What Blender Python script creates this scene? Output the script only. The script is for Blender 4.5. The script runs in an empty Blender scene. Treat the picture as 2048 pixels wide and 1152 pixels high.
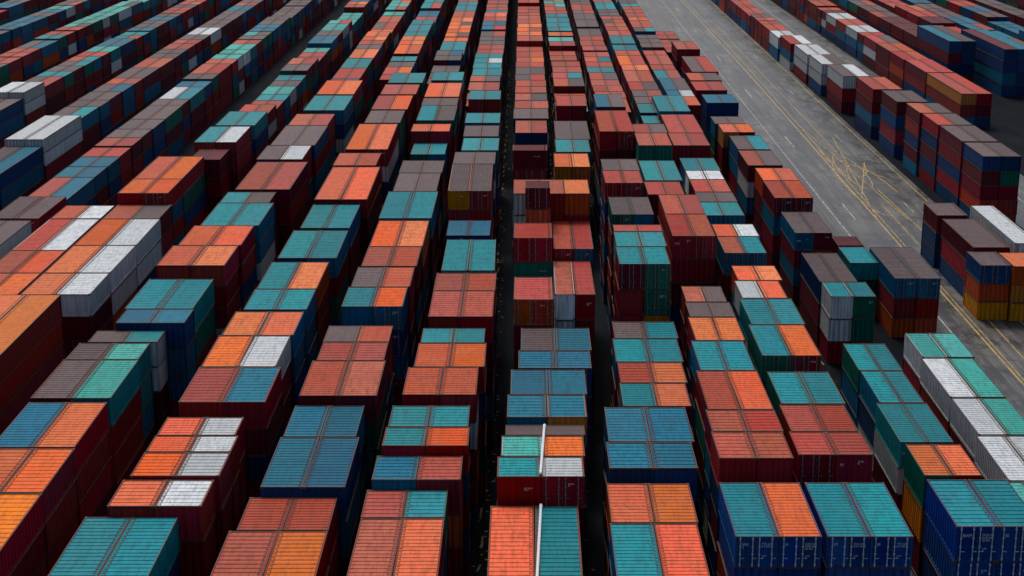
import bpy, math, random
from mathutils import Vector
random.seed(11)
R = random.Random(5)
scene = bpy.context.scene
COL = scene.collection
# ------------------------------------------------------------------ camera
F = 3255.0; TH = math.atan(916/F); CT, ST = math.cos(TH), math.sin(TH); HC = 46.4
cam = bpy.data.cameras.new("camera"); camo = bpy.data.objects.new("camera", cam); COL.objects.link(camo)
camo.location = (0, 0, HC); camo.rotation_euler = (math.pi/2-TH, 0, 0)
cam.sensor_width = 36; cam.lens = F/2048*36; cam.shift_x = -26/2048; cam.clip_end = 5000; cam.clip_start = 1
scene.camera = camo
scene.view_settings.view_transform = 'Standard'; scene.view_settings.look = 'None'; scene.view_settings.exposure = 0

def gy(y, z):
    Hh = HC-z; zc = F*Hh/((y+340)*CT)
    return (zc-Hh*ST)/CT, zc
def gx(x, y, z):
    return (x-1050)*gy(y, z)[1]/F
def proj(X, Y, Z):
    Hh = HC-Z; zc = Y*CT+Hh*ST
    return 1050+X*F/zc, F*Hh/(zc*CT)-340, F/zc

# ------------------------------------------------------------------ world / light
w = bpy.data.worlds.new("World"); scene.world = w; w.use_nodes = True
nt = w.node_tree; bg = nt.nodes["Background"]
sky = nt.nodes.new("ShaderNodeTexSky"); sky.sky_type = 'NISHITA'; sky.sun_disc = False
SUN_EL, SUN_AZ = 58, -16
sky.sun_elevation = math.radians(SUN_EL); sky.sun_rotation = math.radians(SUN_AZ)
sky.air_density = 1.0; sky.dust_density = 4.0
nt.links.new(sky.outputs[0], bg.inputs[0]); bg.inputs[1].default_value = 0.11
sl = bpy.data.lights.new("sun", 'SUN'); sl.energy = 1.8; sl.angle = math.radians(16); sl.color = (1, .95, .88)
so = bpy.data.objects.new("sun", sl); COL.objects.link(so)
d = Vector((math.sin(math.radians(SUN_AZ))*math.cos(math.radians(SUN_EL)), math.cos(math.radians(SUN_AZ))*math.cos(math.radians(SUN_EL)), math.sin(math.radians(SUN_EL))))
so.rotation_euler = (-d).to_track_quat('-Z', 'Y').to_euler(); so.location = (0, 0, 150)

# ------------------------------------------------------------------ materials
class N:
    def __init__(s, name):
        s.m = bpy.data.materials.new(name); s.m.use_nodes = True; s.t = s.m.node_tree
        s.b = s.t.nodes["Principled BSDF"]
    def n(s, typ, **k):
        x = s.t.nodes.new(typ)
        for a, v in k.items(): setattr(x, a, v)
        return x
    def l(s, a, b): s.t.links.new(a, b)
    def math(s, op, a, b=None, c=None):
        x = s.n("ShaderNodeMath", operation=op)
        for i, v in enumerate((a, b, c)):
            if v is None: continue
            if isinstance(v, (int, float)): x.inputs[i].default_value = v
            else: s.l(v, x.inputs[i])
        return x.outputs[0]
    def mix(s, f, a, b, mode='MIX'):
        x = s.n("ShaderNodeMix", data_type='RGBA', blend_type=mode)
        for i, v in ((0, f), (6, a), (7, b)):
            if isinstance(v, (int, float)): x.inputs[i].default_value = v
            elif isinstance(v, tuple): x.inputs[i].default_value = (*v[:3], 1)
            else: s.l(v, x.inputs[i])
        return x.outputs[2]
    def noise(s, vec, scale, detail=3, rough=.55):
        x = s.n("ShaderNodeTexNoise"); x.inputs["Scale"].default_value = scale
        x.inputs["Detail"].default_value = detail; x.inputs["Roughness"].default_value = rough
        s.l(vec, x.inputs["Vector"]); return x.outputs["Fac"]
    def scalev(s, vec, sc):
        x = s.n("ShaderNodeMapping"); x.inputs["Scale"].default_value = sc; s.l(vec, x.inputs["Vector"]); return x.outputs[0]
    def ramp(s, v, lo, hi):
        x = s.n("ShaderNodeMapRange"); x.inputs[1].default_value = lo; x.inputs[2].default_value = hi; s.l(v, x.inputs[0]); return x.outputs[0]

def paint(name, col, roof, far=False):
    g = N(name)
    pos = g.n("ShaderNodeNewGeometry").outputs["Position"]
    rnd = g.n("ShaderNodeObjectInfo").outputs["Random"]
    at = g.n("ShaderNodeAttribute", attribute_name="tone").outputs["Fac"]
    tone = g.math('FRACT', g.math('ADD', rnd, at))
    hsv = g.n("ShaderNodeHueSaturation"); hsv.inputs["Color"].default_value = (*col, 1)
    g.l(g.math('ADD', g.math('MULTIPLY', tone, .5), .70), hsv.inputs["Value"])
    g.l(g.math('ADD', g.math('MULTIPLY', g.math('FRACT', g.math('MULTIPLY', tone, 7.3)), .022), .488), hsv.inputs["Hue"])
    g.l(g.math('ADD', g.math('MULTIPLY', g.math('FRACT', g.math('MULTIPLY', tone, 13.7)), .12), .95), hsv.inputs["Saturation"])
    c = hsv.outputs[0]
    big = g.noise(pos, .45, 4)
    fine = g.noise(pos, 4.2, 6, .72)
    if roof:
        lum = .3*col[0]+.6*col[1]+.1*col[2]
        grey = tuple(.8*x+.10*lum+.008 for x in col)
        c = g.mix(g.math('MULTIPLY', g.ramp(big, .45, .8), .6), c, grey)
        st = g.noise(g.scalev(pos, (5, .7, 1)), 1.0, 4, .6)
        c = g.mix(g.math('MULTIPLY', g.ramp(st, .45, .75), .6), c, tuple(x*.38+.002 for x in col))
        c = g.mix(g.math('MULTIPLY', g.ramp(g.noise(pos, 1.1, 6, .7), .50, .68), .5), c, tuple(x*.5+y for x, y in zip(col, (.014, .012, .009))))
        c = g.mix(g.math('MULTIPLY', g.ramp(fine, .58, .68), .7), c, tuple(.18*x+y for x, y in zip(col, (.022, .016, .012))))
        rust = g.math('MULTIPLY', g.ramp(g.noise(pos, .9, 8, .8), .62, .68), .7)
        c = g.mix(rust, c, (.10, .045, .022))
    else:
        st = g.noise(g.scalev(pos, (3.5, 3.5, .35)), 1.2, 5, .6)
        c = g.mix(g.math('MULTIPLY', g.ramp(st, .42, .75), .65), c, tuple(x*.3+.004 for x in col))
        c = g.mix(g.math('MULTIPLY', g.ramp(fine, .62, .74), .6), c, (.05, .025, .016))
    if far:
        sp = g.n("ShaderNodeSeparateXYZ"); g.l(pos, sp.inputs[0])
        if roof:
            q = g.math('FRACT', g.math('MULTIPLY', sp.outputs[1], 1/.61))
            ln = g.math('GREATER_THAN', q, .88)
            c = g.mix(g.math('MULTIPLY', ln, .55), c, tuple(x*.22+.005 for x in col))
        else:
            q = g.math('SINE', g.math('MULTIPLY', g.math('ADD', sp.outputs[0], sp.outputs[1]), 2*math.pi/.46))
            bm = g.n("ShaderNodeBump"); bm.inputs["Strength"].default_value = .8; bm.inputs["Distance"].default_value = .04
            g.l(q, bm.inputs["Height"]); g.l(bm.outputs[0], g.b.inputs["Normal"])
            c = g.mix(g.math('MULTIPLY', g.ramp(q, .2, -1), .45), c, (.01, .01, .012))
    else:
        bm = g.n("ShaderNodeBump"); bm.inputs["Strength"].default_value = .7; bm.inputs["Distance"].default_value = .07
        g.l(g.noise(pos, 1.6, 3), bm.inputs["Height"]); g.l(bm.outputs[0], g.b.inputs["Normal"])
    g.l(c, g.b.inputs["Base Color"])
    g.b.inputs["Roughness"].default_value = .6
    g.b.inputs["Specular IOR Level"].default_value = .10
    return g.m

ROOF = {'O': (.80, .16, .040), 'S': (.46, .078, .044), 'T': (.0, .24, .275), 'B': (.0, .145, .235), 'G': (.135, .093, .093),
        'W': (.62, .66, .67), 'M': (.06, .40, .35), 'Y': (.80, .18, .026), 'D': (.13, .016, .025)}  # roof colours brightened: sky light on the tops is painted in, besides sun fade
SIDE_SHADED = {'r': (.27, .013, .018), 'm': (.13, .009, .020), 'n': (.006, .045, .15), 'b': (.004, .12, .23), 'g': (.006, .13, .09),
        'w': (.58, .62, .62), 'y': (.56, .20, .02), 'o': (.48, .065, .016), 't': (.006, .22, .24), 'c': (.006, .065, .27)}  # wall colours darkened: shade on the sides is painted in
CW = {'O': 'orange', 'S': 'brick red', 'T': 'turquoise', 'B': 'blue', 'G': 'dusty grey', 'W': 'white', 'M': 'pale mint', 'Y': 'bright orange', 'D': 'dark maroon'}
SW = {'r': 'red', 'm': 'maroon', 'n': 'navy blue', 'b': 'blue', 'g': 'green', 'w': 'white', 'y': 'amber', 'o': 'rusty orange', 't': 'teal', 'c': 'cobalt blue'}
MR = {k: paint("roof_lit_paint_"+CW[k].replace(' ', '_'), v, True) for k, v in ROOF.items()}
MS = {k: paint("wall_shaded_paint_"+SW[k].replace(' ', '_'), v, False) for k, v in SIDE_SHADED.items()}
MRF = {k: paint("far_roof_lit_paint_"+CW[k].replace(' ', '_'), v, True, True) for k, v in ROOF.items()}
MSF = {k: paint("far_wall_shaded_paint_"+SW[k].replace(' ', '_'), v, False, True) for k, v in SIDE_SHADED.items()}
def flat(name, col, rough=.7, n=.5, metal=0):
    g = N(name); pos = g.n("ShaderNodeNewGeometry").outputs["Position"]
    c = g.mix(g.ramp(g.noise(pos, 3, 5, .7), .3, .7), tuple(x*(1-n) for x in col), col)
    g.l(c, g.b.inputs["Base Color"]); g.b.inputs["Roughness"].default_value = rough; g.b.inputs["Metallic"].default_value = metal
    g.b.inputs["Specular IOR Level"].default_value = .2
    return g.m
M_GRIME = flat("grime", (.06, .038, .028)); M_RAIL = flat("rusty_rail", (.15, .08, .05))
M_STEEL = flat("galvanised_steel", (.55, .63, .72), .45, .3, 0)
M_WHITE = flat("white_paint", (.75, .77, .78), .5, .15)

# ------------------------------------------------------------------ mesh builder
class MB:
    def __init__(s): s.v = []; s.f = []; s.m = []
    def quad(s, a, b, c, d, m):
        i = len(s.v); s.v += [a, b, c, d]; s.f.append((i, i+1, i+2, i+3)); s.m.append(m)
    def box(s, x0, x1, y0, y1, z0, z1, m):
        i = len(s.v)
        s.v += [(x0,y0,z0),(x1,y0,z0),(x1,y1,z0),(x0,y1,z0),(x0,y0,z1),(x1,y0,z1),(x1,y1,z1),(x0,y1,z1)]
        for q in ((3,2,1,0),(4,5,6,7),(0,1,5,4),(1,2,6,5),(2,3,7,6),(3,0,4,7)):
            s.f.append(tuple(i+k for k in q)); s.m.append(m)
    def sheet(s, lo, hi, ms):
        i = len(s.v); n = len(lo); s.v += lo+hi
        for k in range(n-1):
            s.f.append((i+k, i+k+1, i+n+k+1, i+n+k)); s.m.append(ms[k] if isinstance(ms, list) else ms)
    def mesh(s, name, mats):
        me = bpy.data.meshes.new(name); me.from_pydata(s.v, [], s.f)
        for m in mats: me.materials.append(m)
        me.polygons.foreach_set("material_index", s.m); me.update(); return me

def corr(a, b, per, dep, flatf=.36):
    n = max(1, round((b-a)/per)); p = (b-a)/n; out = [(a, 0)]
    for k in range(n):
        s = a+k*p
        out += [(s+flatf*p, 0), (s+.5*p, dep), (s+(.5+flatf)*p, dep), (s+p, 0)]
    return out
CW_, CH = 2.4, 2.0
PH = [MS['r'], M_RAIL, MR['O'], M_GRIME]
def roof_into(b, L, inner):
    W, H = CW_, CH
    x0, x1 = -W/2+.05, W/2-.05; a, e = -L/2+.08, L/2-.08
    n = round((e-a)/.50); p = (e-a)/n; pr = [(a, 0)]; ms = []
    for k in range(n):
        s = a+k*p
        pr += [(s+p-.11, 0), (s+p-.08, -.04), (s+p-.035, -.04), (s+p, 0)]; ms += [2, 2, 3, 2]
    z = H-.02
    b.sheet([(x0, q, z+r) for q, r in pr], [(x1, q, z+r) for q, r in pr], ms)
    xs = inner*(W/2-.25)
    b.box(xs-.012, xs+.012, a+.05, e-.05, z+.004, z+.03, 1)
    for k in range(n):
        yy = a+(k+.42)*p
        b.box(min(xs, xs+inner*.13), max(xs, xs+inner*.13), yy-.014, yy+.014, z+.006, z+.026, 3)
def body_mesh(L, withroof):
    b = MB(); W, H = CW_, CH; P = .11
    for sx in (-1, 1):
        for sy in (-1, 1):
            xa, xb = sorted((sx*W/2, sx*(W/2-P))); ya, yb = sorted((sy*L/2, sy*(L/2-P)))
            b.box(xa, xb, ya, yb, .12, H-.12, 0)
            xa, xb = sorted((sx*(W/2+.012), sx*(W/2-.15))); ya, yb = sorted((sy*(L/2+.012), sy*(L/2-.15)))
            b.box(xa, xb, ya, yb, 0, .12, 1); b.box(xa, xb, ya, yb, H-.10, H+.008, 1)
        xa, xb = sorted((sx*(W/2-.005), sx*(W/2-.09)))
        b.box(xa, xb, -L/2+.15, L/2-.15, H-.10, H-.012, 0); b.box(xa, xb, -L/2+.15, L/2-.15, .02, .15, 0)
        xc, xd = sorted((sx*(W/2+.002), sx*(W/2-.045))); b.box(xc, xd, -L/2+.15, L/2-.15, H-.03, H, 1)
        pr = corr(-L/2+P, L/2-P, .46, .055)
        x = sx*(W/2-.07)
        b.sheet([(x+sx*q, s, .15) for s, q in pr], [(x+sx*q, s, H-.10) for s, q in pr], 0)
    for sy in (-1, 1):
        ya, yb = sorted((sy*(L/2-.003), sy*(L/2-.09)))
        b.box(-W/2+.15, W/2-.15, ya, yb, H-.11, H-.03, 0); b.box(-W/2+.15, W/2-.15, ya, yb, .01, .13, 0)
        ya, yb = sorted((sy*(L/2+.001), sy*(L/2-.07))); b.box(-W/2+.15, W/2-.15, ya, yb, H-.029, H-.001, 1)
    pr = corr(-W/2+P, W/2-P, .4, .045)
    b.sheet([(s, L/2-.07+q, .13) for s, q in pr], [(s, L/2-.07+q, H-.11) for s, q in pr], 0)
    b.quad((-W/2+.1, -L/2+.1, .06), (W/2-.1, -L/2+.1, .06), (W/2-.1, L/2-.1, .06), (-W/2+.1, L/2-.1, .06), 3)
    if withroof: roof_into(b, L, withroof)
    return b.mesh("container_body", PH)
LS = [3.5, 6.0, 9.0, 12.0]
BODY = {}; ROOFM = {}
for L in LS:
    BODY[(L, 0)] = body_mesh(L, 0)
    for inn in (-1, 1):
        BODY[(L, inn)] = body_mesh(L, inn)
        b = MB(); roof_into(b, L, inn); ROOFM[(L, inn)] = b.mesh("container_roof", PH)
b = MB(); pr = corr(-CW_/2+.11, CW_/2-.11, .36, -.055)
b.sheet([(s, .03-q, .13) for s, q in pr], [(s, .03-q, CH-.11) for s, q in pr], 0)
END = b.mesh("container_end_wall", PH)
b = MB(); lw = (CW_-.24)/2-.012
pr = corr(-lw/2, lw/2, .5, .03)
b.sheet([(s, .06-q, .14) for s, q in pr], [(s, .06-q, CH-.12) for s, q in pr], 0)
for zz in (.14, CH*.37, CH*.62, CH-.22): b.box(-lw/2, lw/2, .012, .034, zz, zz+.09, 0)
for s in (-1, 1): b.box(*sorted((s*lw/2, s*(lw/2-.06))), .004, .034, .14, CH-.12, 0)
for k in range(4):
    for s in (-1, 1):
        xa, xb = sorted((s*lw/2, s*(lw/2-.045)))
        b.box(xa, xb, -.012, .003, .3+k*.42, .4+k*.42, 1)
DOOR = b.mesh("container_door", PH)
def rodmesh(m):
    b = MB(); b.box(-.026, .026, -.05, -.012, .05, CH-.05, 0)
    for zz in (.16, CH*.42, CH*.66, CH-.2): b.box(-.055, .055, -.06, .01, zz, zz+.07, 0)
    b.box(-.02, .24, -.075, -.052, CH*.3, CH*.3+.035, 0)
    return b.mesh("locking_rod", [m])
ROD = rodmesh(M_STEEL); ROD2 = rodmesh(flat("dull_steel", (.22, .19, .18)))

# ------------------------------------------------------------------ layout data
ITEMS = []
side_for = {'O': 'rrro', 'S': 'rrrm', 'T': 'bbtgn', 'B': 'nbb', 'G': 'mnmgb', 'W': 'w', 'M': 'twg', 'Y': 'rrr', 'D': 'm'}
LOW = 'rrrrrmmmmnnnbbgwo'
def put_block(X0, X1, Y0, Y1, z, roofs, fronts, prevz, doors=False, ntier=None, low=LOW):
    nt_ = ntier or max(1, round(z/2.05)); th = z/nt_
    fr = fronts.split() if fronts else []
    n = len(roofs); cw = (X1-X0)/n
    for i in range(n):
        for t in range(nt_):
            k = nt_-1-t
            rc = roofs[i] if k == 0 else None
            if k < len(fr): sc = fr[k][min(i, len(fr[k])-1)]
            elif rc: sc = R.choice(side_for[rc])
            else: sc = R.choice(low)
            if rc is None: rc = {'r': 'S', 'm': 'G', 'n': 'B', 'b': 'B', 'g': 'T', 'w': 'W', 'y': 'Y', 'o': 'O', 't': 'T', 'c': 'B'}[sc]
            jx = R.uniform(-.035, .035) if k else 0
            jy = R.uniform(0, .12) if k else 0
            ITEMS.append(dict(x=X0+cw*(i+.5)+jx, y0=Y0+jy, y1=Y1-.07, z0=t*th, h=th-.03, w=cw-.05,
                              roof=rc, side=sc, top=(k == 0), inner=1 if (i == 0) else -1, doors=doors and k < 2,
                              front=(t+.5)*th > prevz, n=n))
def row(blocks, fill=None):
    py, pz = -1e9, 0
    for bl in blocks:
        z, yn, yf, xl, xr, roofs = bl[:6]; fronts = bl[6] if len(bl) > 6 else ''
        opt = bl[7] if len(bl) > 7 else {}
        Y0, zc = gy(yn, z); Y1 = gy(yf, z)[0]
        if opt.get('X'): X0, X1 = xl, xr
        else: X0, X1 = gx(xl, yn, z), gx(xr, yn, z)
        Y0 = max(Y0, py+.10)
        if Y1-Y0 < 1.5: continue
        put_block(X0, X1, Y0, Y1, z, roofs, fronts, pz if Y0-py < 2 else 0, opt.get('doors'), opt.get('nt'))
        py, pz = Y1, z
    if fill:
        x0, x1, zs, pal, lens, ymax = fill[:6]
        ystart = fill[6] if len(fill) > 6 else None
        y = py+.12 if py > -1e8 else ystart
        z = R.choice(zs); zrun = 0; a = R.choice(pal)
        while y < ymax:
            L = R.choice(lens)*R.uniform(.97, 1.03)
            if zrun <= 0: z = R.choice(zs)+R.uniform(-.1, .1); zrun = R.randint(2, 6)
            zrun -= 1
            if R.random() < .7 or a == 'W': a = R.choice(pal)
            c = a if R.random() < .72 else R.choice(pal)
            if a == 'W' and y > 180 and abs(x0) < 40: a = c = 'S'
            jx = R.uniform(-.07, .07)
            put_block(x0+jx, x1+jx, y, y+L, z, a+c, '', pz)
            pz = z; y += L+(.12 if R.random() < .96 else R.uniform(.5, 2))
X = {'X': 1}
CEN = 'SSSSSOOOOTTGGGBW'; LEF = 'GGGGSSSOTTBMW'; DRK = 'GGGGGGSSSTBBBWM'; NAV = 'BBBGGSSD'
ls = [6.2, 6.2, 6.2, 8, 12.2]; cz = [8.8, 9.1, 9.5]
# centre row
row([(8.4,1215,1010,970,1172,'OT','or'),(10,952,912,993,1170,'TW','rr'),(10,912,870,1001,1171,'MO'),(10,870,848,1010,1171,'GG'),
     (10.4,833,788,1013,1175,'BB','by'),(10.4,788,738,1020,1175,'BB'),(9.2,735,700,1036,1184,'BB','nn'),(9.2,700,655,1041,1184,'GB'),
     (10.9,598,553,1027,1107,'S','o r r'),(13.0,475,445,1027,1105,'S','r g g'),
     (15.6,375,361,1050,1101,'D','m o'),(14.4,395,358,1026,1182,'SSO','wro wrr'),(13.0,300,289,1025,1095,'D','m r'),
     (9.5,265,240,1030,1095,'SS','nn')],
    (-1.5,3.2,[8.8,9.1,9.8],'SSSSOOSGTB',[6.2,6.2,8],520))
row([(10.8,588,520,1110,1191,'SS','wr wr rr'),(11.8,497,440,1107,1188,'SS','rb'),(15.6,375,361,1101,1152,'D','m m')])
row([(10.4,333,306,1109,1181,'OO','yo'),(10.4,303,278,1112,1182,'TT'),(10.4,278,241,1111,1181,'GG'),(11,211,190,1113,1174,'SS','rr')],
    (4.3,8.9,[8.8,9.1,9.8],'SSSSOOGTTM',[6.2,6.2,8],520))
# R1
row([(8.4,1215,1045,1240,1437,'TO','bo'),(8.4,1045,965,1222,1398,'OO'),(9.0,935,883,1218,1397,'BB','nn'),(9.0,883,813,1217,1390,'BB'),
     (9.0,811,765,1246,1384,'TO','tr'),(9.0,765,723,1241,1376,'SO'),(9.0,723,676,1232,1368,'TT'),(9.0,676,642,1229,1358,'GT'),
     (13.0,527,492,1238,1342,'TT','mg rg ry',{'nt':6}),(13,492,462,1233,1335,'TT'),(13,462,448,1228,1326,'SS'),
     (12.0,428,393,1224,1308,'GG','gb'),(12.6,365,340,1210,1287,'SS','rr'),(12.6,340,317,1206,1280,'GG'),
     (13.0,262,220,1199,1269,'SS','rr mm'),(12,213,187,1193,1252,'BG','nm')],
    (10.1,14.5,cz,CEN,ls,520))
# R2
row([(9.4,1072,963,1470,1645,'TO','cc cc',{'doors':1}),(10.2,915,862,1438,1588,'SS','rr'),(10.2,862,818,1424,1568,'SS'),(10.2,818,740,1416,1548,'SO'),
     (10.2,740,680,1401,1512,'TT'),(10.2,680,633,1391,1492,'OO'),(10.2,633,603,1380,1472,'GG'),(10.2,603,571,1372,1455,'SG'),
     (12.6,471,427,1345,1432,'SS','rr rr mm'),(12.6,427,388,1330,1412,'SS'),(12.2,388,362,1296,1370,'SS'),(12.2,360,320,1290,1366,'TT'),
     (12.4,290,265,1277,1345,'SS','gg'),(12.4,265,247,1270,1336,'SG')],
    (15.6,19.9,cz,CEN,ls,520))
# R3
row([(9.4,1072,963,1655,1828,'TT','cc cc',{'doors':1}),(10.0,908,862,1597,1747,'SS','rr'),(10.0,862,808,1582,1718,'SS'),(9.9,806,742,1562,1692,'TT'),
     (10.2,710,648,1524,1643,'TO','gr'),(10.2,648,596,1503,1612,'TT'),(10.0,595,560,1484,1576,'WO'),(10.0,560,530,1476,1566,'OO'),(10.3,505,472,1449,1534,'ST','bb'),
     (10.3,472,447,1434,1520,'OW'),(10.7,430,403,1406,1490,'TT','bb'),(10.7,403,383,1398,1476,'GG'),(10.7,383,358,1390,1464,'SS'),(10.7,358,340,1378,1450,'WW'),(10.7,340,315,1370,1442,'TT'),
     (11.6,290,265,1347,1421,'SS','rr mm'),(11.6,265,228,1338,1408,'SS'),(10.3,222,190,1318,1382,'TT')],
    (21.0,25.0,[8.4,8.8,9.4],CEN,ls,395))
# R4
row([(8.8,1052,957,1912,2085,'TT','cc cc',{'doors':1}),(9.0,952,887,1850,1967,'OO','gr yr'),(7.6,883,805,1800,1908,'TT'),(7.6,805,740,1760,1850,'TT'),(7.6,740,686,1718,1807,'TT'),
     (6.4,592,563,1662,1753,'TT','wg wg rr',{'nt':3}),(6.4,563,505,1640,1716,'GG'),(7.4,465,423,1590,1665,'GG','bm'),
     (8.4,395,360,1549,1627,'SS','mm bm'),(8.4,360,335,1526,1600,'OO'),(8.0,330,300,1496,1566,'SG','mm'),(8.0,298,270,1476,1542,'GT'),(8.4,268,247,1449,1514,'OO','yr'),(8.4,247,232,1430,1492,'GG'),
     (8.2,205,188,1414,1478,'BB','nn nn'),(8.2,180,162,1392,1455,'SS','rr rr'),(8.0,160,145,1380,1444,'SG','mr'),(8.0,143,112,27.6,32.0,'GS','rr',X),(8.4,98,82,27.4,31.6,'SS','rr mm',X)],
    (26.6,30.8,[6.3,8.2],'GGSSSTSOW',ls,335))
# R5 beside the road
row([(6.2,1080,962,2080,2190,'MW'),(6.2,960,870,2018,2140,'WW','wt'),(6.2,868,795,1957,2075,'WM','wt'),(6.2,793,715,1900,2012,'WM','wg'),(6.2,713,665,1845,1950,'MM','wt'),
     (5.9,556,493,1790,1882,'GG','bb rr oo',{'nt':3})])
row([(5.4,525,493,1700,1758,'T','t g'),(5.0,490,472,1676,1728,'D','m')])
# stacks standing on the road edge
row([(5.6,530,502,1962,2023,'G','n o y',{'nt':3}),(6.0,498,437,1950,2026,'G','m r n',{'nt':3})])
row([(5.6,532,504,2027,2088,'O','o y y',{'nt':3}),(6.0,486,410,2030,2080,'W','w g m',{'nt':3})])
row([(6.0,430,405,1874,1936,'G','m n n',{'nt':3})])
# rows beyond the road
q = {'X': 1, 'nt': 5}; q4 = {'X': 1, 'nt': 4}
row([(9.0,312,284,54.6,59.2,'GG','nn mg rr or no',q),(9.0,282,250,54.6,59.2,'GG','mn rr nb rr nn',q),(9.0,249,226,54.5,59.1,'SG','rm nn mr nb rr',q),(9.0,225,205,54.3,58.9,'SG','mm rn nr mr bb',q),(8.4,203,180,54.1,58.7,'GG','mm nn rr nb',q4),
     (7.8,178,153,53.9,58.5,'SS','rr mr bn nm',q4),(6.4,152,128,53.7,58.3,'GW','wn rb mr',{'X':1,'nt':3}),(5.8,128,108,53.5,58.1,'WG','wn wr nr',{'X':1,'nt':3}),(5.6,109,88,53.3,57.9,'WW','wo wb rn',{'X':1,'nt':3}),(5.4,87,70,53.0,57.4,'SW','rw bn wm',{'X':1,'nt':3})],
    (52.6,56.8,[4.6,5.0],'SSWGGSSBG',[6.2,6.2,12.2],560))
row([(5.6,187,145,70.2,75.2,'SS','yr rm bn',{'X':1,'nt':3}),(5.6,144,118,70.2,75.2,'SS','mr rr nm',{'X':1,'nt':3})], (70.2,75.2,[5.4,6.3,5.8],'SSGGSWBD',[12.2,12.2,6.2],560))
row([(8.6,82,50,79,84,'BG','nn mn nn nr',X)], (79,84,[6.3,7.0,6.3],NAV,[12.2],560))
row([(8.6,98,58,86,91,'DB','nn nn bn nn',X)], (86.4,91.4,[6.3,7.0,6.3],NAV,[12.2],560))
for x in (96, 106, 116, 126, 136): row([], (x,x+5,[4.2,5.2],NAV,[12.2,12.2,6.2],580,250+(x-93)*2))
# L1
row([(8.4,1215,1035,677,869,'SO','rr'),(8.4,1035,978,720,890,'ST'),(9.0,968,910,740,921,'BS','br'),(9.6,890,853,763,937,'TO','rr'),(9.6,853,810,775,937,'TT'),
     (10.0,788,733,804,953,'SS','rr'),(10.0,733,685,827,970,'OO'),(10.0,685,655,840,969,'TT'),(10.6,632,580,856,986,'SS','rr'),(10.6,580,545,866,991,'SS'),
     (10.2,540,478,882,989,'TT','tt'),(9.6,470,440,892,980,'BB','nn'),(11.8,381,327,894,982,'GG','yr'),(11.8,327,303,905,990,'GG'),
     (11.0,300,275,922,997,'TT','tg'),(11.0,272,250,926,997,'GG'),(11.0,245,225,929,1000,'TT'),(11,198,180,936,1001,'TT','rr')],
    (-8.5,-3.8,cz,CEN,[6.2,6.2,8],520))
# L2
row([(8.4,1215,1060,392,614,'SO','rr rr rr'),(8.4,1060,993,472,657,'SS','rr rr mm'),(9.0,978,873,518,690,'BB','nn bb'),(9.0,873,810,565,712,'BB','bb nn'),(9.6,790,720,597,754,'SS','mm mg'),
     (9.6,720,683,632,768,'SS'),(9.6,683,650,645,778,'GS'),(10.2,612,573,682,806,'TO','bb'),(10.2,573,533,701,820,'GO'),(10.2,531,492,722,834,'SS'),(10.2,492,440,738,846,'OO'),
     (10.4,438,382,756,863,'TT','bb'),(10.4,382,345,785,873,'GG'),(10.4,345,320,797,884,'GG'),(9.8,308,285,820,890,'TT'),(11.2,270,247,818,897,'OO','rr rr'),
     (10.6,240,210,832,908,'TG'),(10.6,210,195,842,914,'GG'),(10.6,193,165,848,918,'OO'),(10.6,160,143,862,925,'TT')],
    (-15.2,-10.7,cz,CEN,ls,520))
# L3
row([(8.4,1215,1032,53,265,'TT','bt'),(9.0,1013,958,212,403,'OW','rr rr mm'),(9.2,958,903,255,436,'OW','rr rr rr'),(9.2,903,870,290,462,'OW','rr rr rr'),(9.2,870,833,312,471,'OW','rr rr oo'),
     (9.6,803,733,356,531,'SB','rr mm'),(9.6,733,670,400,552,'OW','rw rr'),(9.6,670,622,442,587,'OO','rb rb'),(9.4,618,577,486,614,'TT','bb bb'),(9.4,577,523,512,634,'TO'),
     (9.5,515,460,555,673,'TT','nb'),(9.5,455,408,600,700,'TT'),(10.0,400,333,627,733,'OO','mr'),(10.0,330,305,665,752,'SS'),(10.0,298,247,690,775,'OO'),
     (9.8,245,220,728,800,'GG'),(9.8,218,190,742,815,'SO'),(9.8,188,168,760,832,'SS'),(9.8,165,145,775,845,'TT')],
    (-22.9,-18.5,[8.4,8.8,9.1],CEN,ls,520))
# L4
row([(9.6,1215,985,-300,-82,'YY','rr rr rr rr rr'),(9.6,985,895,-90,85,'YY','rr rr rr mm'),(9.6,893,803,-20,150,'BY','br rr rr mm'),(8.6,795,718,60,222,'GM','mt mr mr'),(8.6,718,685,130,277,'GM','mt wt'),(8.2,683,660,175,315,'GT','mw mw'),
     (8.8,655,617,222,362,'BB','nn bb'),(8.8,617,557,248,386,'TT','bt gg'),(9.6,530,490,312,450,'OO','rr rr'),(9.6,490,450,355,482,'OO','rr br'),(9.4,450,405,400,518,'TT','nb'),(9.4,405,383,438,538,'TG'),
     (9.6,378,323,470,580,'SS','mm'),(9.6,318,290,512,605,'GW','nr'),(9.6,290,250,540,630,'GG'),(9.6,250,227,575,655,'SS'),(9.8,220,190,606,688,'TT','gb'),(9.8,188,160,632,708,'OO')],
    (-30.9,-26.4,[7.8,8.2],LEF+'SO',ls,540))
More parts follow.
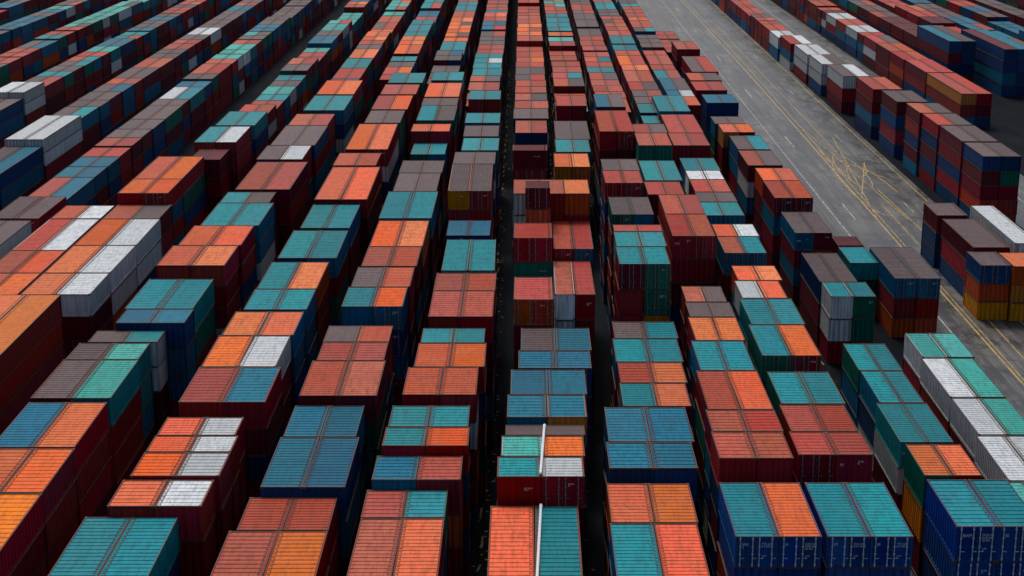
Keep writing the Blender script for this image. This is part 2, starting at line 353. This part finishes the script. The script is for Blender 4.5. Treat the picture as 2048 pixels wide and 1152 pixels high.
# L5
row([(10,1000,588,-43.4,-37.8,'YY','rr rr rr mm mm',X),(8.2,588,545,-43.2,-37.2,'OW','ow mm',X),(8.2,545,490,-43.2,-37.2,'OW','rw rw',X),(8.2,490,437,-43.2,-37.2,'OW','rw ww',X),(8.2,437,408,-43.2,-37.4,'SG','mm',X),
     (9.4,400,357,-43.2,-37.8,'OO','rr rb',X),(9.4,357,312,-43.2,-37.8,'OO','rr rg',X),(9.0,328,297,-39.6,-36,'DD','mm rr',X),(9.8,290,252,-40.4,-35.2,'TW','rr rr',X),(9.4,250,222,-40.4,-35.2,'TT','bt',X)],
    (-41.4,-36.8,[6.3,6.6,7.4],LEF,ls,540))
row([(8.0,700,600,-48.8,-43.6,'OO','rr rr',X),(8.0,600,545,-48.8,-43.6,'SO','rr',X),(8.0,545,500,-48.8,-43.6,'SO','rr',X),(8.0,500,437,-48.8,-43.6,'SW','wr',X),(8.0,436,410,-48.8,-43.6,'SW','wr',X)])
# far left rows
row([(7.0,620,440,-57,-51.8,'GG','nw rw',X),(6.6,436,392,-57,-51.8,'GG','mr mr',X)], (-56.8,-51.8,[6.3,6.3,6.6],DRK,ls,560))
row([(6.3,420,350,-69,-64,'GG','mg gg',X),(6.3,348,292,-68.6,-63.6,'GB','nn mb',X),(7.2,290,230,-68.6,-63.4,'WW','ww ww',X)], (-69,-64,[6.0,6.3,6.3],DRK,ls,580))
row([(6.3,255,196,-83,-78,'GG','nn mb',X),(7.2,195,163,-83,-77.8,'WW','ww ww',X)], (-83,-78,[6.0,6.3,6.3],DRK,ls,580))
for k, x in enumerate((-98, -112, -126, -140, -154)):
    row([], (x, x+5.0, [6.0, 6.3, 6.3], DRK, [6.2, 8, 12.2], 580, max(70, abs(x)*3.0-40)))

# ------------------------------------------------------------------ score & split
for it in ITEMS:
    ym = it['y0']; yc = (it['y0']+it['y1'])/2
    px, py, s = proj(it['x'], yc, it['z0']+it['h'])
    px0, py0, s0 = proj(it['x'], ym, it['z0']+it['h'])
    py1 = proj(it['x'], it['y1'], it['z0']+it['h'])[1]
    hw = it['w']/2*s0
    inside = -hw < px < 2048+hw and py0 > -5 and py1 < 1140
    sc = 0
    if it['top']: sc += it['w']*s*max(0, min(py0, 1152)-max(py1, 0))
    if it['front']: sc += it['w']*s0*it['h']*s0*(1 if py0 < 1135 else 0)*.8
    out = (it['x'] < -12 and (it['inner'] == -1 or it['n'] == 1)) or (it['x'] > 26 and (it['inner'] == 1 or it['n'] == 1))
    if out: sc += min(1, abs(px-1050)/1000)*(it['y1']-it['y0'])*s*it['h']*.25*(1.0 if (abs(it['x']) > 34 or it['top']) else .4)
    if not inside: sc = 0
    it['s'] = sc
ITEMS.sort(key=lambda i: -i['s'])
near, far = ITEMS[:296], ITEMS[296:]

# lettering meshes
TXT = {}
def text_mesh(body, size):
    k = (body, size)
    if k not in TXT:
        cu = bpy.data.curves.new("lettering", 'FONT'); cu.body = body; cu.size = size; cu.space_line = .9; cu.offset = 0
        ob = bpy.data.objects.new("tmp", cu); COL.objects.link(ob)
        bpy.context.view_layer.update()
        me = bpy.data.meshes.new_from_object(ob.evaluated_get(bpy.context.evaluated_depsgraph_get()))
        bpy.data.objects.remove(ob); me.materials.append(M_WHITE) if not me.materials else None
        TXT[k] = me
    return TXT[k]
def child(name, me, par, loc, rot=(0, 0, 0), label=None):
    o = bpy.data.objects.new(name, me); o.parent = par; o.location = loc; o.rotation_euler = rot; COL.objects.link(o)
    if label: o["label"] = label
    return o
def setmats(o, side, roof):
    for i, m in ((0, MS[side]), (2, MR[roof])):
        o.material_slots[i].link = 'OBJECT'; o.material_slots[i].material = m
STR = ["SAS", "P3", "BIAM", "SIEU", "DOO", "IHI"]
CODE = ["TTE 2.BE\nIHI SIEI", "DOO SIE\nIHI8I BL3\nSB BH", "THII SHB\nIHO HI BI", "SIE 220 8\n45G1", "IHIU 318\n22G1", "TTE 2.BE", "HIB 5", "SB BH\n8I"]
ri = random.Random(3)
doorc = 0
for it in near:
    L = it['y1']-it['y0']; Ln = min(LS, key=lambda q: abs(math.log(q/L)))
    top = it['top']
    me = BODY[(Ln, 0 if top else it['inner'])]
    o = bpy.data.objects.new("shipping_container", me); COL.objects.link(o)
    o.location = (it['x'], (it['y0']+it['y1'])/2, it['z0']); o.scale = (it['w']/CW_, L/Ln, it['h']/CH)
    if top: o.rotation_euler = (0, 0, math.radians(ri.gauss(0, .15)))
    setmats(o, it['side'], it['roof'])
    o["category"] = "container"; o["group"] = "shipping containers stacked in the yard"
    if top: o["label"] = "%s roofed container with %s walls topping a stack" % (CW[it['roof']], SW[it['side']])
    else: o["label"] = "%s corrugated shipping container under others in a stack" % SW[it['side']]
    if it['doors'] and top: o["label"] = "%s container, %s roof, white lettered doors" % (SW[it['side']], CW[it['roof']])
    if top:
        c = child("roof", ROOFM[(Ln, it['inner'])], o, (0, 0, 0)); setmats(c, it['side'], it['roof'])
    extra = it['front'] and it['n'] <= 2 and it['x'] < 52 and ri.random() < .45
    if it['doors'] or extra:
        for sx in (-1, 1):
            dd = child("door", DOOR, o, (sx*(lw/2+.006), -Ln/2, 0)); setmats(dd, it['side'], it['roof'])
            for rx in (-.36, .30): child("locking_rod", ROD if it['doors'] else ROD2, dd, (rx*lw, 0, 0))
        if top and it['doors']:
            child("lettering", text_mesh(["SAS\n I", "III", "P3", "IB", "BIAM", "ISI"][doorc % 6], .24), o, (-.86, -Ln/2-.085, 1.45), (math.pi/2, 0, 0))
            child("lettering", text_mesh(CODE[doorc % 3], .17), o, (.26, -Ln/2-.085, 1.5), (math.pi/2, 0, 0))
            child("lettering", text_mesh("II IBI\nIB", .13), o, (.3, -Ln/2-.085, .75), (math.pi/2, 0, 0))
            doorc += 1
        elif ri.random() < .6:
            child("lettering", text_mesh(ri.choice(CODE[3:]), .13), o, (ri.uniform(.25, .4), -Ln/2-.085, 1.5), (math.pi/2, 0, 0))
    else:
        c = child("end_wall", END, o, (0, -Ln/2, 0)); setmats(c, it['side'], it['roof'])
        if it['front']:
            r_ = ri.random()
            if r_ < .5: child("lettering", text_mesh(ri.choice(CODE[3:]), ri.choice((.12, .15))), o, (ri.uniform(.05, .45), -Ln/2-.035, ri.uniform(1.2, 1.6)), (math.pi/2, 0, 0))
            if r_ < .2: child("lettering", text_mesh(ri.choice(STR), .24), o, (-.95, -Ln/2-.035, ri.uniform(.5, 1.3)), (math.pi/2, 0, 0))

# everything farther away: one mass
V = []; FC = []; MI = []; TN = []
rk = list(ROOF); sk = list(SIDE_SHADED)
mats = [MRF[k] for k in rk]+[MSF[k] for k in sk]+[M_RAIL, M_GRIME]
RAILI = len(rk)+len(sk)
for it in far:
    x0, x1 = it['x']-it['w']/2, it['x']+it['w']/2; y0, y1 = it['y0'], it['y1']; z0 = it['z0']; z1 = z0+it['h']
    si = len(rk)+sk.index(it['side']); ro = rk.index(it['roof']); tn = R.random()
    p = .10
    def q(a, b_, c, d_, m):
        i = len(V); V.extend((a, b_, c, d_)); FC.append((i, i+1, i+2, i+3)); MI.append(m); TN.append(tn)
    for (xa, xs) in ((x0, 1), (x1, -1)):
        xi = xa+xs*.05
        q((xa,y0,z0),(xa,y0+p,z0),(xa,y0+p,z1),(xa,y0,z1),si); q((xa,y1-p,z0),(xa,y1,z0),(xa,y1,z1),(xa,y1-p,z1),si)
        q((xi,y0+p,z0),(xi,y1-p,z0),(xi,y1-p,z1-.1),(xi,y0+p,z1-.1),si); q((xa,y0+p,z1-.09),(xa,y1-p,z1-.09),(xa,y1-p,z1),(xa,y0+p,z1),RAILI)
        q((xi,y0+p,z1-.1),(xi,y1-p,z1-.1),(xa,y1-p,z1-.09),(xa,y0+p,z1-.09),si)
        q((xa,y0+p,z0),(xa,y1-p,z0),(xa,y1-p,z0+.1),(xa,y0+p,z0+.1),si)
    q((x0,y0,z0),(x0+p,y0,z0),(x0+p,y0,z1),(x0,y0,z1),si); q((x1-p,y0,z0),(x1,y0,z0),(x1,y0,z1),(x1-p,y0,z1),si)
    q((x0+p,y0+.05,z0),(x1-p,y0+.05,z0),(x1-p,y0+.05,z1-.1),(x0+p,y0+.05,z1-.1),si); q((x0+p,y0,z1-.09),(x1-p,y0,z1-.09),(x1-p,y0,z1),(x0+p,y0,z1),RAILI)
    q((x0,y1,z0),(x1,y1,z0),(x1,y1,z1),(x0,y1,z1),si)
    r = .05
    q((x0,y0,z1),(x1,y0,z1),(x1-r,y0+r,z1),(x0+r,y0+r,z1),RAILI); q((x0,y1,z1),(x1,y1,z1),(x1-r,y1-r,z1),(x0+r,y1-r,z1),RAILI)
    q((x0,y0,z1),(x0,y1,z1),(x0+r,y1-r,z1),(x0+r,y0+r,z1),RAILI); q((x1,y0,z1),(x1,y1,z1),(x1-r,y1-r,z1),(x1-r,y0+r,z1),RAILI)
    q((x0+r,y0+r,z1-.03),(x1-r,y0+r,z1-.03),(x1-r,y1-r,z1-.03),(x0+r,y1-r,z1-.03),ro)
    q((x0,y0,z0+.01),(x1,y0,z0+.01),(x1,y1,z0+.01),(x0,y1,z0+.01),RAILI+1)
    if it['top'] and it['n'] == 2:
        xs = x1-.25 if it['inner'] == 1 else x0+.25
        q((xs-.03,y0+.1,z1-.01),(xs+.03,y0+.1,z1-.01),(xs+.03,y1-.1,z1-.01),(xs-.03,y1-.1,z1-.01),RAILI)
me = bpy.data.meshes.new("far_containers"); me.from_pydata(V, [], FC)
for m in mats: me.materials.append(m)
me.polygons.foreach_set("material_index", MI)
at = me.attributes.new("tone", 'FLOAT', 'FACE'); at.data.foreach_set("value", TN); me.update()
o = bpy.data.objects.new("shipping_container_stacks", me); COL.objects.link(o)
o["kind"] = "stuff"; o["label"] = "long rows of stacked coloured shipping containers filling the yard"; o["category"] = "containers"

# ------------------------------------------------------------------ ground
def asphalt(name, c0, c1, stain, rough=.8, sa=.6, spec=.1):
    g = N(name); pos = g.n("ShaderNodeNewGeometry").outputs["Position"]
    c = g.mix(g.ramp(g.noise(pos, .05, 6, .65), .38, .62), c0, c1)
    c = g.mix(g.math('MULTIPLY', g.ramp(g.noise(g.scalev(pos, (.9, .03, 1)), 1, 6, .7), .44, .62), sa), c, stain)
    pt = g.ramp(g.noise(g.scalev(pos, (1, .35, 1)), .35, 6, .75), .48, .58)
    c = g.mix(g.math('MULTIPLY', pt, sa), c, stain)
    pt2 = g.ramp(g.noise(g.scalev(pos, (.6, .12, 1)), .25, 4, .6), .54, .58)
    c = g.mix(g.math('MULTIPLY', pt2, sa*.55), c, stain)
    tr = g.noise(g.scalev(pos, (2.6, .012, 1)), 1, 3, .6)
    c = g.mix(g.math('MULTIPLY', g.ramp(tr, .54, .62), sa*.8), c, stain)
    c = g.mix(g.ramp(g.noise(pos, 9, 3), .3, .7), c, g.mix(1.0, c, (.65, .65, .65), 'MULTIPLY'))
    vo = g.n("ShaderNodeTexVoronoi", feature='DISTANCE_TO_EDGE'); vo.inputs["Scale"].default_value = .12
    nz = g.n("ShaderNodeTexNoise"); nz.inputs["Scale"].default_value = .4; nz.inputs["Detail"].default_value = 5; g.l(pos, nz.inputs["Vector"])
    va = g.n("ShaderNodeVectorMath", operation='MULTIPLY_ADD'); g.l(nz.outputs["Color"], va.inputs[0]); va.inputs[1].default_value = (5, 5, 0); g.l(pos, va.inputs[2])
    g.l(va.outputs[0], vo.inputs["Vector"])
    c = g.mix(g.math('MULTIPLY', g.math('LESS_THAN', vo.outputs["Distance"], .014), .65), c, (.01, .01, .01))
    g.l(c, g.b.inputs["Base Color"])
    g.l(g.math('SUBTRACT', rough, g.math('MULTIPLY', pt, .12)), g.b.inputs["Roughness"])
    g.b.inputs["Specular IOR Level"].default_value = spec
    return g.m
def structure(name, b, mats):
    o = bpy.data.objects.new(name, b.mesh(name, mats)); COL.objects.link(o); o["kind"] = "structure"; return o
b = MB(); b.quad((-2500,-600,0),(2500,-600,0),(2500,4000,0),(-2500,4000,0),0)
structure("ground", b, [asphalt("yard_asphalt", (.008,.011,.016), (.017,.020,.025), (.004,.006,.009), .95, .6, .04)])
ASR = asphalt("road_asphalt", (.080,.080,.072), (.155,.15,.135), (.018,.021,.024), .5, .85, .45)
b = MB()
lp = [(37.6,30),(37.6,175),(34.4,215),(34.4,318),(31.6,330),(31.6,340),(25.8,352),(25.8,900)]
b.sheet([(x,y,.004) for x, y in lp], [(53.0,y,.004) for x, y in lp], 0); structure("road", b, [ASR])
b = MB(); b.quad((60.2,30,.004),(69.4,30,.004),(69.4,900,.004),(60.2,900,.004),0); structure("road", b, [ASR])
def markpaint(name, col, bgc, lo=.42, hi=.6):
    g = N(name); pos = g.n("ShaderNodeNewGeometry").outputs["Position"]
    c = g.mix(g.ramp(g.noise(pos, .8, 7, .8), lo, hi), col, bgc)
    g.l(c, g.b.inputs["Base Color"]); g.b.inputs["Roughness"].default_value = .7; return g.m
YEL = markpaint("worn_yellow_paint", (.52,.32,.055), (.11,.095,.06), .46, .66); WHI = markpaint("worn_white_paint", (.5,.5,.48), (.11,.11,.105), .42, .60)
FNT = markpaint("faint_yellow_paint", (.48,.30,.06), (.10,.09,.065), .44, .62)
DYE = markpaint("dirty_yellow_paint", (.28,.18,.03), (.02,.018,.015))
def ribbon(b, pts, wd, z, m):
    lo, hi = [], []
    for i, p in enumerate(pts):
        a = Vector(pts[max(0, i-1)]); c = Vector(pts[min(len(pts)-1, i+1)]); t = (c-a).normalized(); n_ = Vector((-t.y, t.x))*wd/2
        lo.append((p[0]-n_.x, p[1]-n_.y, z)); hi.append((p[0]+n_.x, p[1]+n_.y, z))
    b.sheet(lo, hi, m)
b = MB()
ribbon(b, [(43.0, 60), (43.5, 180), (44.2, 330), (44.6, 800)], .16, .009, 0); ribbon(b, [(43.6, 120), (44.2, 200), (45.2, 330), (45.6, 800)], .12, .009, 2)
ribbon(b, [(52.2, 60), (52.2, 800)], .13, .009, 2)
ribbon(b, [(38.6, 60), (38.6, 800)], .12, .010, 1)
y = 100
while y < 700: ribbon(b, [(40.9, y), (40.9, y+9)], .16, .010, 1); ribbon(b, [(49.0, y+4), (49.0, y+10)], .11, .010, 1); y += 48
ribbon(b, [(64.6, 60), (64.6, 800)], .15, .010, 1)
def arc(cx, cy, rx, ry, a0, a1, n=28): return [(cx+rx*math.cos(math.radians(a0+(a1-a0)*i/n)), cy+ry*math.sin(math.radians(a0+(a1-a0)*i/n))) for i in range(n+1)]
zz = .013
for args in ((46.2, 226, 1.6, 12, 0, 360), (45.6, 216, 2.2, 18, 60, 270), (47.0, 208, 2.6, 22, 10, 150), (46.6, 236, 2.4, 14, 150, 340)):
    ribbon(b, arc(*args), .15, zz, 2); zz += .004
for pts in ([(45.4, 130), (45.9, 205)], [(46.6, 240), (47.1, 400)], [(44.4, 238), (50.2, 220)], [(44.0, 208), (49.2, 232)], [(43.6, 196), (48.2, 252)], [(47.4, 196), (44.6, 262)], [(48.6, 150), (47.2, 214)]):
    ribbon(b, pts, .14, zz, 2); zz += .004
structure("road_marking", b, [YEL, WHI, FNT])
b = MB(); rr = random.Random(8)
for x in (-34, -25, -16.9, -10.1, -3.0, 3.75, 9.5, 15.1, 20.6, 26.8, 36.2):
    y = 60
    while y < 330:
        l_ = rr.uniform(1.0, 2.4)
        if rr.random() < .8: ribbon(b, [(x+rr.uniform(-.15, .15), y), (x+rr.uniform(-.15, .15), y+l_)], .15, .010, 0)
        y += l_+rr.uniform(1.2, 3)
structure("lane_marking", b, [DYE])
b = MB()
for k in range(3200):
    x = rr.choice((-34,-33,-25,-24.4,-16.9,-10.1,-3.1,-3.1,3.7,3.7,9.15,14.3,19.6,26.4))+rr.uniform(-.9,.9); y = rr.uniform(60, 330); s = rr.uniform(.05,.2); a = rr.uniform(0, 6.28)
    ca, sa = math.cos(a)*s, math.sin(a)*s; z = .02+rr.uniform(0,.03)
    b.quad((x-ca,y-sa,z),(x+sa*.6,y-ca*.6,z+.03),(x+ca,y+sa,z),(x-sa*.6,y+ca*.6,z+.01),rr.choice((0,0,1)))
o = bpy.data.objects.new("litter", b.mesh("litter", [flat("ochre_scrap", (.34,.21,.05)), flat("pale_scrap", (.26,.26,.25))])); COL.objects.link(o)
o["kind"] = "stuff"; o["label"] = "small ochre and pale scraps littering the dark lanes"; o["category"] = "litter"

# ------------------------------------------------------------------ white poles lying on the centre stacks
def tube(p0, p1, r, name, label):
    p0, p1 = Vector(p0), Vector(p1); d_ = p1-p0; L = d_.length; b = MB(); n = 12
    rings = [(0, r*.7), (.04, r), (L-.5, r), (L-.5, r*1.15), (L-.1, r*1.15), (L, r*.8)]
    idx = []
    for h, q in rings:
        idx.append(len(b.v)); b.v += [(q*math.cos(2*math.pi*k/n), q*math.sin(2*math.pi*k/n), h) for k in range(n)]
    for a, c in zip(idx, idx[1:]):
        for k in range(n): b.f.append((a+k, a+(k+1) % n, c+(k+1) % n, c+k)); b.m.append(0)
    b.f.append(tuple(range(n))[::-1]); b.m.append(0); b.f.append(tuple(idx[-1]+k for k in range(n))); b.m.append(0)
    o = bpy.data.objects.new(name, b.mesh(name, [M_WHITE])); COL.objects.link(o); o.location = p0
    o.rotation_euler = d_.to_track_quat('Z', 'Y').to_euler(); o["label"] = label; o["category"] = "pole"; o["group"] = "white poles lying on the container roofs"
ya, yb = gy(952, 10)[0]+.1, gy(850, 10)[0]-.2
tube((gx(1081, 952, 10), ya, 10.1), (gx(1089, 850, 10), yb, 10.1), .085, "white_pole", "long white pole lying along grey and turquoise container roofs")
ya, yb = gy(1200, 8.4)[0], gy(1012, 8.4)[0]
tube((gx(1072, 1200, 8.4), ya, 8.5), (gx(1082, 1012, 8.4), yb, 8.5), .085, "white_pole", "long white pole between orange and turquoise container roofs")
